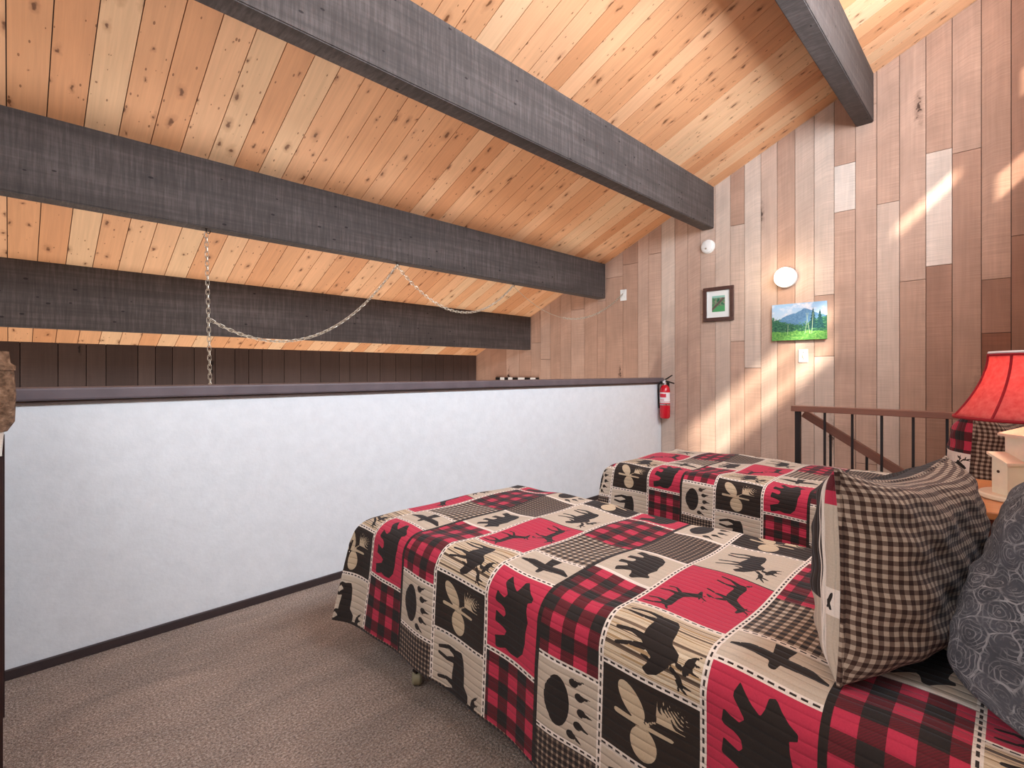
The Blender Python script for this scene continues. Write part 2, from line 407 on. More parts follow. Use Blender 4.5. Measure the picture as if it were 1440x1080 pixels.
for i in range(len(ys) - 1):
    ya, yb = ys[i], ys[i+1]          # ya > yb
    px = seams_px[i]
    segs = special.get(px)
    if not segs:
        zs = []; z = -2.6
        while z < 4.6:
            z += rnd.uniform(1.1, 3.4); zs.append((z, None))
        segs = zs
    z0 = -2.6; off = rnd.uniform(0, 60)
    for z1, tone in segs:
        if tone is None: tone = rnd.uniform(.32, .85) if ya > .3 else rnd.uniform(.15, .5)
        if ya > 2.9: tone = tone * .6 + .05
        za, zb = min(z1, roof(ya) + .02), min(z1, roof(yb) + .02)
        if za <= z0 + .01: break
        g = .0022
        quads.append(([(XE, ya - g, z0 + .002), (XE, ya - g, za - .002), (XE, yb + g, zb - .002), (XE, yb + g, z0 + .002)], z0 + off, za + off, off * 3 + ya, off * 3 + yb, tone))
        z0 = z1; off += rnd.uniform(3, 9)
        if z1 > roof(yb): break
w = boards_mesh('wall_right', quads, M['cedar'], normal=Vector((1, 0, 0)), thick=.02)
tag(w, kind='structure')
bm = bmesh.new(); box(bm, XE + .02, XE + .12, -.6, 6.1, -2.6, 4.6)
b = finish('wall_right_backing', bm, M['darkwood']); b.parent = w; b.name = 'wall_backing'

# ceiling boards, running down the slope
quads = []; x = -.75; rnd = random.Random(5); n = Vector((0, SL, 1)).normalized()
cuts = [-.6, .9, 2.27, 3.61, 4.86, 6.02]
while x < XE - .005:
    wd = .1475; x1 = min(x + wd, XE)
    off = rnd.uniform(0, 50)
    j = rnd.randrange(2)
    t0 = rnd.random()
    for a, b2 in zip(cuts, cuts[1:]):
        if rnd.random() < .5: t0 = rnd.random(); off += rnd.uniform(2, 9)
        g = .0022
        k = math.sqrt(1 + SL*SL)
        quads.append(([(x + g, a, roof(a)), (x + g, b2, roof(b2)), (x1 - g, b2, roof(b2)), (x1 - g, a, roof(a))], a*k + off, b2*k + off, off*2 + x, off*2 + x1, t0))
    x = x1
c = boards_mesh('ceiling', quads, M['ceiling'], normal=n, thick=.018)
tag(c, kind='structure')
bm = bmesh.new()
vs = [bm.verts.new(v) for v in [(-.75, -.6, roof(-.6)+.02), (XE+.12, -.6, roof(-.6)+.02), (XE+.12, 6.1, roof(6.1)+.02), (-.75, 6.1, roof(6.1)+.02)]]
f = bm.faces.new(vs); r = bmesh.ops.extrude_face_region(bm, geom=[f])
bmesh.ops.translate(bm, verts=[v for v in r['geom'] if isinstance(v, bmesh.types.BMVert)], vec=(0, 0, .15))
b = finish('roof_deck', bm, M['darkwood'], c)

# far dark board wall
quads = []; x = -.75; rnd = random.Random(3)
while x < XE:
    x1 = min(x + rnd.choice((.14, .19, .24)), XE)
    off = rnd.uniform(0, 40); g = .003
    quads.append(([(x+g, YF, -2.6), (x+g, YF, roof(YF)), (x1-g, YF, roof(YF)), (x1-g, YF, -2.6)], off, off + 4, off + x, off + x1, rnd.random()))
    x = x1
w = boards_mesh('wall_far', quads, M['darkboards'], normal=Vector((0, 1, 0)), thick=.02); tag(w, kind='structure')
bm = bmesh.new(); box(bm, -.75, XE, YF + .02, YF + .1, -2.6, roof(YF)); finish('wall_backing', bm, M['darkwood'], w)

# half wall, cap, moulding, baseboard
bm = bmesh.new(); box(bm, -.6, XE - .002, YH, YH + .13, 0, 1.08); tag(finish('wall_front', bm, M['plaster']), kind='structure')
bm = bmesh.new(); box(bm, -.6, XE - .002, YH - .035, YH + .165, 1.093, 1.145, .008); tag(finish('trim_1', bm, M['cap']), kind='structure')
bm = bmesh.new(); box(bm, -.6, XE - .002, YH - .016, YH + .14, 1.08, 1.093); tag(finish('trim_2', bm, M['capdark']), kind='structure')
bm = bmesh.new(); box(bm, -.6, XE - .002, YH - .014, YH, 0, .04, .003); tag(finish('baseboard_front', bm, M['basestain']), kind='structure')
# loft floor with stair opening
bm = bmesh.new()
def slab(x0, x1, y0, y1): box(bm, x0, x1, y0, y1, -.24, 0)
slab(-.7, 4.1, -.5, YH + .13); slab(4.1, XE, 1.06, YH + .13)
tag(finish('floor', bm, M['carpet']), kind='structure')
bm = bmesh.new(); box(bm, -.7, XE, -.5, 6.05, -2.7, -2.6); tag(finish('floor_lower', bm, M['lowerfloor']), kind='structure')
# stairs going down along the plank wall
bm = bmesh.new()
for i in range(6):
    y1 = 1.05 - i*.26; box(bm, 4.12, XE - .01, y1 - .26, y1, -.19*(i+1) - .06, -.19*(i+1))
    box(bm, 4.12, XE - .01, y1 - .02, y1, -.19*(i+1), -.19*i - (.24 if i == 0 else .06))
tag(finish('stairs', bm, M['lowerfloor']), kind='structure')
# wall behind the bed heads with unseen high windows, holes shaped to cast the sun streaks, left wall
YB = -.45
openings = [(2.2, 3.56, 2.90, 3.16), (2.2, 3.56, 3.19, 3.44), (3.97, 4.42, 3.42, 3.58), (4.57, 5.1, 3.0, 3.24), (4.7, 5.1, 3.6, 3.85)]
def wall_with_holes(name, x0, x1, z0, z1, y0, y1, holes, mat):
    xs = sorted({x0, x1, *[h[0] for h in holes], *[h[1] for h in holes]}); zs = sorted({z0, z1, *[h[2] for h in holes], *[h[3] for h in holes]})
    bm = bmesh.new()
    for a, b in zip(xs, xs[1:]):
        run = None
        for c, d in zip(zs, zs[1:]):
            mx, mz = (a+b)/2, (c+d)/2
            if any(h[0] < mx < h[1] and h[2] < mz < h[3] for h in holes):
                if run: box(bm, a, b, y0, y1, *run); run = None
            else: run = (run[0], d) if run else (c, d)
        if run: box(bm, a, b, y0, y1, *run)
    return tag(finish(name, bm, mat), kind='structure')
wall_with_holes('wall_back', -.7, XE + .1, -2.6, roof(YB) + .01, YB - .06, YB, openings, M['drywall'])
bm = bmesh.new(); box(bm, -.72, -.62, -.5, 6.0, -2.6, 4.5); tag(finish('wall_left', bm, M['drywall']), kind='structure')

# beams
beams = [(.84, 3.324, 'dark brown ceiling beam nearest the top right corner, above the stair rail'),
         (2.205, 2.70, 'wide dark brown ceiling beam ending above the smoke detector'),
         (3.55, 2.112, 'dark brown ceiling beam from which the swag chain hangs'),
         (4.80, 1.519, 'dark brown ceiling beam seen behind the sagging chain')]
for y, zb, lab in beams:
    bm = bmesh.new()
    y1 = y + .125
    pr = [(y, zb), (y, roof(y) - .001), (y1, roof(y1) - .001), (y1, zb)]
    f = bm.faces.new([bm.verts.new((-.6, a, b)) for a, b in pr])
    r = bmesh.ops.extrude_face_region(bm, geom=[f])
    bmesh.ops.translate(bm, verts=[v for v in r['geom'] if isinstance(v, bmesh.types.BMVert)], vec=(XE + .598, 0, 0))
    es = [e for e in bm.edges if abs((e.verts[0].co - e.verts[1].co).x) > 1 and e.verts[0].co.z < zb + .01]
    bmesh.ops.bevel(bm, geom=es, offset=.006, segments=2, affect='EDGES')
    tag(finish('ceiling_beam', bm, M['beam']), lab, 'beam', 'ceiling beams')

# ------------------------------------------------------------------ wall things on the end wall
# smoke detector
t = thing('smoke_detector', (XE, 2.265, 1.31 + H), 'round white smoke detector high on the plank wall', 'smoke detector')
R90 = (0, -PI/2, 0)
bm = bmesh.new(); lathe(bm, [(0, 0), (.073, 0), (.073, .01), (.069, .016), (0, .016)]); finish('base', bm, M['white'], t, True, rot=R90)
bm = bmesh.new(); lathe(bm, [(.0, .016), (.066, .016), (.064, .03), (.05, .04), (0, .043)]); finish('cover', bm, M['white'], t, True, rot=R90)
bm = bmesh.new(); lathe(bm, [(0, .04), (.009, .04), (.009, .0445), (0, .0445)], (-.025, 0.008, 0), 16); finish('test_button', bm, M['steel'], t, True, rot=R90)
# sconce
t = thing('wall_sconce', (XE, 1.515, .885 + H), 'round white wall light, switched on, above the meadow painting', 'wall lamp')
bm = bmesh.new(); lathe(bm, [(0, 0), (.095, 0), (.098, .01), (.094, .028), (.086, .034), (0, .034)]); finish('base', bm, M['white'], t, True, rot=R90)
bm = bmesh.new(); lathe(bm, [(.082, .034), (.09, .046), (.091, .065), (.084, .086), (.068, .104), (.04, .117), (0, .121)]); finish('glass_globe', bm, M['globe'], t, True, rot=R90)
# framed print
t = thing('picture_frame', (XE, 2.152, .70 + H), 'small brown framed print with wide white mat on the plank wall', 'picture')
bm = bmesh.new(); w2, h2, fw = .157, .176, .038
for a in ((-w2, w2, h2 - fw, h2), (-w2, w2, -h2, -h2 + fw), (-w2, -w2 + fw, -h2 + fw, h2 - fw), (w2 - fw, w2, -h2 + fw, h2 - fw)):
    box(bm, -.028, -.001, a[0], a[1], a[2], a[3], .005)
finish('frame', bm, M['frame'], t)
bm = bmesh.new()
for a in ((-.122, .122, .139, .144), (-.122, .122, -.144, -.139), (-.122, -.117, -.139, .139), (.117, .122, -.139, .139)): box(bm, -.024, -.006, *a)
finish('inner_lip', bm, M['chrome'], t)
bm = bmesh.new(); box(bm, -.012, -.002, -.119, .119, -.139, .139); finish('mat_board', bm, M['mat'], t)
def picture(name, bmx, y0, y1, z0, z1, x, depth, mat, parent):
    bm = bmesh.new(); uvl = bm.loops.layers.uv.new('UVMap')
    box(bm, x, x + depth, y0, y1, z0, z1)
    for f in bm.faces:
        for lp in f.loops:
            c = lp.vert.co; lp[uvl].uv = ((y1 - c.y)/(y1 - y0), (c.z - z0)/(z1 - z0))
    return finish(name, bm, mat, parent)
picture('print', None, -.066, .066, -.08, .085, -.0135, .002, M['print'], t)
t = thing('canvas_painting', (XE, 1.405, .465 + H), 'unframed canvas painting of a green mountain meadow below the lit wall lamp', 'painting')
bm = bmesh.new(); box(bm, -.022, -.001, -.224, .224, -.166, .166); finish('stretcher_frame', bm, M['shelfpale'], t)
picture('canvas', None, -.228, .228, -.17, .17, -.03, .009, M['painting'], t)
# switch
t = thing('light_switch', (XE, 1.372, .148 + H), 'white light switch plate under the meadow painting', 'light switch')
bm = bmesh.new(); box(bm, -.007, 0, -.038, .038, -.06, .06, .002); finish('wall_plate', bm, M['white'], t)
bm = bmesh.new(); box(bm, -.014, -.007, -.006, .006, -.014, .012, .002); finish('toggle', bm, M['cream'], t)
for z in (-.03, .03):
    bm = bmesh.new(); lathe(bm, [(0, 0), (.004, 0), (.003, .002), (0, .002)], (z, 0, .006), 10, Matrix.Rotation(-PI/2, 4, 'Y'))
    finish('screw', bm, M['darkhook'], t)
# outlet
t = thing('wall_outlet', (XE, 3.29, .915 + H), 'white wall outlet at the end of the chain, above the half wall', 'outlet')
bm = bmesh.new(); box(bm, -.007, 0, -.042, .042, -.066, .066, .002); finish('wall_plate', bm, M['white'], t)
bm = bmesh.new()
for z in (-.025, .025): box(bm, -.011, -.007, -.018, .018, z - .016, z + .016, .003)
finish('receptacle', bm, M['white'], t)
# extinguisher
t = thing('fire_extinguisher', (XE - .075, 2.715, .70), 'red fire extinguisher hung on the plank wall beside the half wall', 'fire extinguisher')
bm = bmesh.new(); lathe(bm, [(0, 0), (.04, 0), (.052, .012), (.055, .03), (.055, .29), (.05, .33), (.035, .358), (.02, .368), (0, .368)]); finish('cylinder', bm, M['red'], t, True)
def wrap(name, z0, z1, a0, a1, mat, r=.0565):
    bm = bmesh.new(); n = 20; A = []
    for i in range(n+1):
        an = a0 + (a1 - a0)*i/n
        A.append([bm.verts.new((rr*math.cos(an), rr*math.sin(an), z)) for rr, z in ((r, z0), (r, z1), (r - .001, z1), (r - .001, z0))])
    for p, q in zip(A, A[1:]):
        for k in range(4): bm.faces.new((p[k], q[k], q[(k+1) % 4], p[(k+1) % 4]))
    bm.faces.new(A[0]); bm.faces.new(A[-1])
    return finish(name, bm, mat, t, True)
lab = wrap('label', .185, .285, PI*.62, PI*1.55, M['labelwhite']); 
for z0, z1, a0, a1 in ((.232, .272, .78, 1.22), (.2, .206, .8, 1.1)):
    l2 = wrap('print_block', z0, z1, PI*a0, PI*a1, M['labelred'], .0575); l2.parent = lab
l2 = wrap('print_line', .17, .18, PI*.62, PI*1.55, M['labelwhite'], .0565)
wrap('strap', .146, .158, 0, 1.99*PI, M['chrome'], .057)
bm = bmesh.new(); lathe(bm, [(0, .36), (.018, .36), (.018, .395), (.014, .41), (.014, .425), (0, .425)]); finish('valve', bm, M['chrome'], t, True)
bm = bmesh.new(); lathe(bm, [(0, 0), (.014, 0), (.014, .012), (0, .012)], (0, 0, 0), 16, Matrix.Translation((-.018, 0, .4)) @ Matrix.Rotation(-PI/2, 4, 'Y')); finish('pressure_gauge', bm, M['labelwhite'], t, True)
bm = bmesh.new(); tube(bm, [(0, .01, .42), (0, -.03, .44), (0, -.085, .475)], [.008, .008, .006]); finish('handle', bm, M['rubber'], t)
bm = bmesh.new(); tube(bm, [(0, .01, .412), (-.01, -.04, .405), (-.025, -.12, .385)], [.008, .008, .006]); finish('lever', bm, M['rubber'], t)
bm = bmesh.new(); tube(bm, [(-.01, .012, .405), (-.02, .04, .40), (-.025, .062, .37), (-.02, .068, .30), (-.015, .066, .2), (-.012, .064, .11)], [.009]*5 + [.007]); finish('hose', bm, M['rubber'], t, True)
bm = bmesh.new(); box(bm, .03, .074, -.015, .015, .3, .4, .003); finish('wall_bracket', bm, M['darkhook'], t)
# banded strip seen above the cap
t = thing('banded_strip', (XE - .02, 5.07, .995), 'black and white banded strip peeking over the half wall cap', 'wall ornament')
y = .43; k = 0
for wd in (.10, .09, .08, .09, .11, .13, .11, .1, .05):
    bm = bmesh.new(); box(bm, 0, .02, y - wd, y, 0, .135); finish('black_band' if k % 2 == 0 else 'white_band', bm, M['rubber'] if k % 2 == 0 else M['white'], t)
    y -= wd; k += 1

# ------------------------------------------------------------------ swag chain
hooks = [(.875, 3.6, 2.112), (2.256, 3.6, 2.112), (3.615, 3.6, 2.112)]
hl = ['dark hook under the beam holding the vertical chain', 'dark hook under the beam between the two long chain loops', 'dark hook under the beam nearest the plank wall, holding the chain']
for (hx, hy, hz), lb in zip(hooks, hl):
    bm = bmesh.new()
    pts = [(0, 0, .0), (0, 0, -.014)] + [(.011 - .011*math.cos(a), 0, -.014 - .014*math.sin(a)) for a in np.linspace(.3, PI*1.15, 8)]
    tube(bm, pts, .003, 6)
    lathe(bm, [(0, 0), (.008, 0), (.008, -.003), (0, -.003)], seg=12)
    tag(finish('ceiling_hook', bm, M['darkhook'], loc=(hx, hy, hz)), lb, 'hook', 'hooks for the swag chain')
def resample(f, step):
    ts = np.linspace(0, 1, 600); P = np.array([f(a) for a in ts]); L = np.concatenate([[0], np.cumsum(np.linalg.norm(np.diff(P, axis=0), axis=1))])
    n = max(2, int(L[-1]/step)); s = np.linspace(0, L[-1], n + 1)
    return [Vector([np.interp(q, L, P[:, k]) for k in range(3)]) for q in s]
def chain(bm, f, ll=.04, wr=.0105, r=.0023):
    pts = resample(f, ll*.74)
    for i, (a, b) in enumerate(zip(pts, pts[1:])):
        c = (a+b)/2; d = (b-a).normalized()
        s = d.cross(Vector((0, 1, 0))); s = s if s.length > .1 else d.cross(Vector((1, 0, 0))); s.normalize(); q = d.cross(s)
        ang = (i % 2)*PI/2 + .6; side = s*math.cos(ang) + q*math.sin(ang)
        ring = []
        for k in range(10):
            an = 2*PI*k/10; ca, sa = math.cos(an), math.sin(an)
            ring.append(c + d*(ca*wr + (ll/2 - wr)*(1 if ca > 0 else -1)) + side*sa*wr)
        tube(bm, ring, r, 5, True)
def quad3(p0, p1, xm, zm):
    # parabola through the low point
    x0, z0, x1, z1 = p0[0], p0[2], p1[0], p1[2]
    A = np.array([[x*x, x, 1] for x in (x0, xm, x1)]); co = np.linalg.solve(A, np.array([z0, zm, z1]))
    def f(t):
        x = x0 + (x1 - x0)*t; return (x, p0[1] + (p1[1] - p0[1])*t, co[0]*x*x + co[1]*x + co[2])
    return f
t = thing('swag_chain', (.895, 3.6, 0), 'long swag chain with cord draped from beam hooks to the wall outlet', 'chain')
O = Vector((.895, 3.6, 0))
def run(name, f, ch=True, cord=True):
    g = lambda a: tuple(Vector(f(a)) - O)
    if ch:
        bm = bmesh.new(); chain(bm, g); finish(name, bm, M['steel'], t, True)
    if cord:
        bm = bmesh.new(); tube(bm, resample(g, .04), .0023, 6); finish('cord', bm, M['cord'], t, True)
h1, h2_, h3 = [(a, b, c - .026) for a, b, c in hooks]
J = (.897, 3.6, .33 + H)
run('chain_drop', lambda a: (h1[0] + (.905 - h1[0])*a, 3.6, h1[2] + (.75 - h1[2])*a), cord=False)
run('chain_loop', quad3(J, h2_, 1.48, .235 + H))
run('chain_loop', quad3(h2_, h3, 2.89, .55 + H))
f3 = quad3(h3, (XE - .014, 3.29, .93 + H), 4.30, .585 + H)
run('chain_loop', lambda a: f3(.42 + .58*a), cord=False)
run('cord_loop', f3, ch=False)

# ------------------------------------------------------------------ stair rail
t = thing('stair_guard_rail', (4.05, 1.11, 0), 'black metal guard rail with brown wooden top rail behind the far bed', 'railing')
woodbox('top_rail', [(-.045, .045, -1.5, .035, .925, .965)], M['redwood'], t, axis=1)
bm = bmesh.new(); box(bm, -.017, .017, -.017, .017, 0, .925); finish('post', bm, M['black'], t)
for k in range(8):
    y = .941 - 1.11 - k*.163
    bm = bmesh.new(); box(bm, -.007, .007, y - .007, y + .007, 0, .925); finish('baluster', bm, M['black'], t)
bm = bmesh.new(); box(bm, -.01, .01, -1.5, 0, .06, .08); finish('bottom_bar', bm, M['black'], t)
t = thing('stair_handrail', (4.16, 1.10, 0), 'sloping brown wooden stair handrail going down behind the guard rail', 'handrail')
ang = math.atan(.63)
woodbox('rail', [(-.02, .02, -1.55, 0, -.028, .028)], M['redwood'], t, axis=1, loc=(0, 0, .905), rot=(ang, 0, 0))
for y in (-.17, -.385, -.6, -.82):
    zt = .905 + .63*y - .03
    bm = bmesh.new(); box(bm, -.007, .007, y - .007, y + .007, .5*y*1.46 - .25, zt); finish('baluster', bm, M['black'], t)

# ------------------------------------------------------------------ patchwork silhouettes
def ell(cx, cy, rx, ry, a=0, n=22):
    a = math.radians(a); ca, sa = math.cos(a), math.sin(a)
    return [(cx + rx*math.cos(q)*ca - ry*math.sin(q)*sa, cy + rx*math.cos(q)*sa + ry*math.sin(q)*ca) for q in np.linspace(0, 2*PI, n, endpoint=False)]
def cap(x0, y0, x1, y1, r0, r1=None):
    r1 = r0 if r1 is None else r1; d = math.atan2(y1 - y0, x1 - x0)
    P = [(x0 + r0*math.cos(d + q), y0 + r0*math.sin(d + q)) for q in np.linspace(PI/2, 3*PI/2, 6)]
    return P + [(x1 + r1*math.cos(d + q), y1 + r1*math.sin(d + q)) for q in np.linspace(-PI/2, PI/2, 6)]
BEAR = [[(.04, .56), (.02, .63), (.09, .70), (.15, .78), (.19, .87), (.24, .87), (.27, .79), (.36, .80), (.48, .84), (.60, .80), (.74, .79), (.88, .74), (.97, .62), (.98, .46), (.95, .32), (.99, .2), (1.0, .1), (.86, .08), (.84, .16), (.80, .30), (.74, .34), (.71, .26), (.69, .14), (.68, .08), (.54, .1), (.56, .18), (.58, .28), (.54, .32), (.47, .30), (.44, .22), (.43, .12), (.41, .08), (.29, .1), (.32, .18), (.34, .28), (.29, .34), (.22, .27), (.16, .2), (.12, .2), (.03, .25), (.09, .32), (.15, .40), (.20, .50), (.13, .54)]]
MOOSE = [[(.12, .58), (.2, .63), (.35, .66), (.5, .66), (.58, .76), (.66, .76), (.72, .70), (.80, .66), (.9, .58), (.95, .48), (.9, .42), (.82, .47), (.74, .50), (.68, .42), (.6, .36), (.45, .37), (.3, .40), (.2, .38), (.13, .46)],
         cap(.19, .48, .15, .27, .05, .03), cap(.15, .27, .2, .07, .028, .022), cap(.27, .42, .31, .24, .045, .026), cap(.31, .24, .28, .07, .025, .022),
         cap(.58, .42, .56, .24, .045, .026), cap(.56, .24, .59, .07, .025, .022), cap(.66, .44, .7, .26, .04, .025), cap(.7, .26, .76, .1, .024, .02), cap(.77, .48, .75, .38, .022, .01),
         ell(.66, .87, .12, .045, -14), cap(.56, .9, .50, .98, .02, .008), cap(.63, .9, .6, .99, .02, .008), cap(.7, .88, .71, .98, .02, .008), cap(.70, .78, .7, .86, .03),
         ell(.85, .80, .08, .035, 20), cap(.88, .83, .9, .93, .018, .008), cap(.92, .83, .99, .9, .018, .008), cap(.9, .8, .99, .8, .016, .008), cap(.76, .72, .82, .79, .025)]
DEER = [[(.12, .55), (.2, .6), (.4, .58), (.52, .6), (.6, .72), (.66, .84), (.74, .84), (.84, .78), (.83, .74), (.74, .74), (.7, .66), (.64, .5), (.58, .4), (.42, .4), (.24, .42), (.15, .4)],
        cap(.19, .46, .12, .26, .045, .02), cap(.12, .26, .1, .06, .02, .016), cap(.24, .42, .27, .24, .035, .02), cap(.27, .24, .24, .06, .02, .016),
        cap(.56, .42, .57, .24, .035, .02), cap(.57, .24, .54, .06, .018, .015), cap(.61, .46, .7, .3, .03, .018), cap(.7, .3, .68, .14, .017, .015),
        cap(.12, .55, .06, .62, .025, .015), cap(.69, .84, .64, .99, .014, .01), cap(.66, .93, .56, .97, .012, .008), cap(.72, .85, .8, .98, .014, .01), cap(.77, .93, .87, .95, .012, .008), cap(.66, .84, .6, .86, .02, .01)]
EAGLE = [cap(.5, .5, .46, .26, .12, .11), cap(.46, .26, .54, .07, .11, .03), cap(.5, .5, .46, .74, .12, .11), cap(.46, .74, .54, .93, .11, .03), [(.06, .40), (.02, .46), (.06, .5), (.02, .54), (.06, .6), (.5, .55), (.5, .45)], cap(.5, .5, .74, .5, .06, .035)]
PAW = [ell(.5, .33, .37, .21), ell(.5, .25, .28, .16)]
for a, b, tl in ((.13, .60, -.25), (.30, .70, -.12), (.51, .74, 0), (.71, .69, .12), (.88, .58, .25)):
    PAW += [ell(a, b, .062, .075), cap(a, b + .03, a + tl*.3, b + .18, .035, .006)]
PINE = [ell(.30, .33, .21, .105, 32), ell(.72, .46, .19, .13, 4), cap(.5, .18, .52, .72, .03, .02), cap(.5, .45, .3, .7, .012)]
for q in np.linspace(0, 1, 10):
    an = math.radians(20 + 120*q); PINE.append(cap(.40, .58, .40 - .30*math.cos(an - .9), .58 + .30*math.sin(an - .35), .011, .005))
def tf(polys, ox, oy, sx, sy): return [[(ox + x*sx, oy + y*sy) for x, y in p] for p in polys]
PAIR = tf(DEER, .02, .40, .66, .58) + tf([[(1 - x, y) for x, y in p] for p in DEER], .36, .03, .62, .52)
ART = {'bear': (5, tf(BEAR, .06, .1, .88, .82)), 'eagle': (0, EAGLE), 'paw': (0, tf(PAW, .04, .06, .92, .9)), 'tbear': (0, tf([[(1 - x, y) for x, y in p] for p in BEAR], .06, .12, .88, .78)),
       'tmoose': (0, tf(MOOSE, .0, .06, .98, .85)), 'pine': (6, PINE), 'stripe': (4, tf(MOOSE, .02, .04, .94, .92)), 'deer': (5, PAIR), 'moose': (0, tf(MOOSE, .08, .1, .84, .8)),
       'buf': (1, None), 'ging': (2, None), 'fine': (3, None)}
def sdf(polys, P):
    d = np.full(len(P), 1e9); inside = np.zeros(len(P), bool)
    for poly in polys:
        A = np.array(poly); B = np.roll(A, -1, axis=0); ins = np.zeros(len(P), bool)
        for a, b in zip(A, B):
            ab = b - a; L = max(ab @ ab, 1e-12); tt = np.clip(((P - a) @ ab)/L, 0, 1)
            d = np.minimum(d, np.linalg.norm(P - a - tt[:, None]*ab, axis=1))
            c = (a[1] > P[:, 1]) != (b[1] > P[:, 1])
            if abs(b[1] - a[1]) > 1e-12: ins ^= c & (P[:, 0] < (b[0] - a[0])*(P[:, 1] - a[1])/(b[1] - a[1]) + a[0])
        inside |= ins
    return np.where(inside, -d, d)
COLS = {'B': [(.3, 'buf'), (.87, 'bear'), (1.15, 'eagle'), (1.30, 'ging'), (1.565, 'buf'), (1.895, 'bear'), (2.2, 'eagle'), (2.35, 'ging'), (3.2, None)],
        'C': [(.3, 'fine'), (.765, 'paw'), (.96, 'buf'), (1.34, 'tbear'), (1.58, 'fine'), (1.87, 'paw'), (2.07, 'buf'), (2.4, 'tbear'), (3.2, None)],
        'D': [(.56, 'tmoose'), (.825, 'pine'), (1.03, 'stripe'), (1.24, 'deer'), (1.595, 'moose'), (1.895, 'pine'), (2.1, 'stripe'), (2.3, 'deer'), (3.2, None)]}
HL = {'B': {.87: 9, 1.15: 9, 1.30: 9, 1.895: 9, 2.2: 9}, 'C': {.765: 9, .96: 9, 1.34: 7, 1.58: 7, 1.87: 7, 2.07: 7}, 'D': {.825: 9, 1.03: 9, 1.24: 9, 1.595: 10, 1.895: 9, 2.1: 9}}
LW = {'B': (0, .23), 'C': (.23, .44), 'D': (.44, .705)}
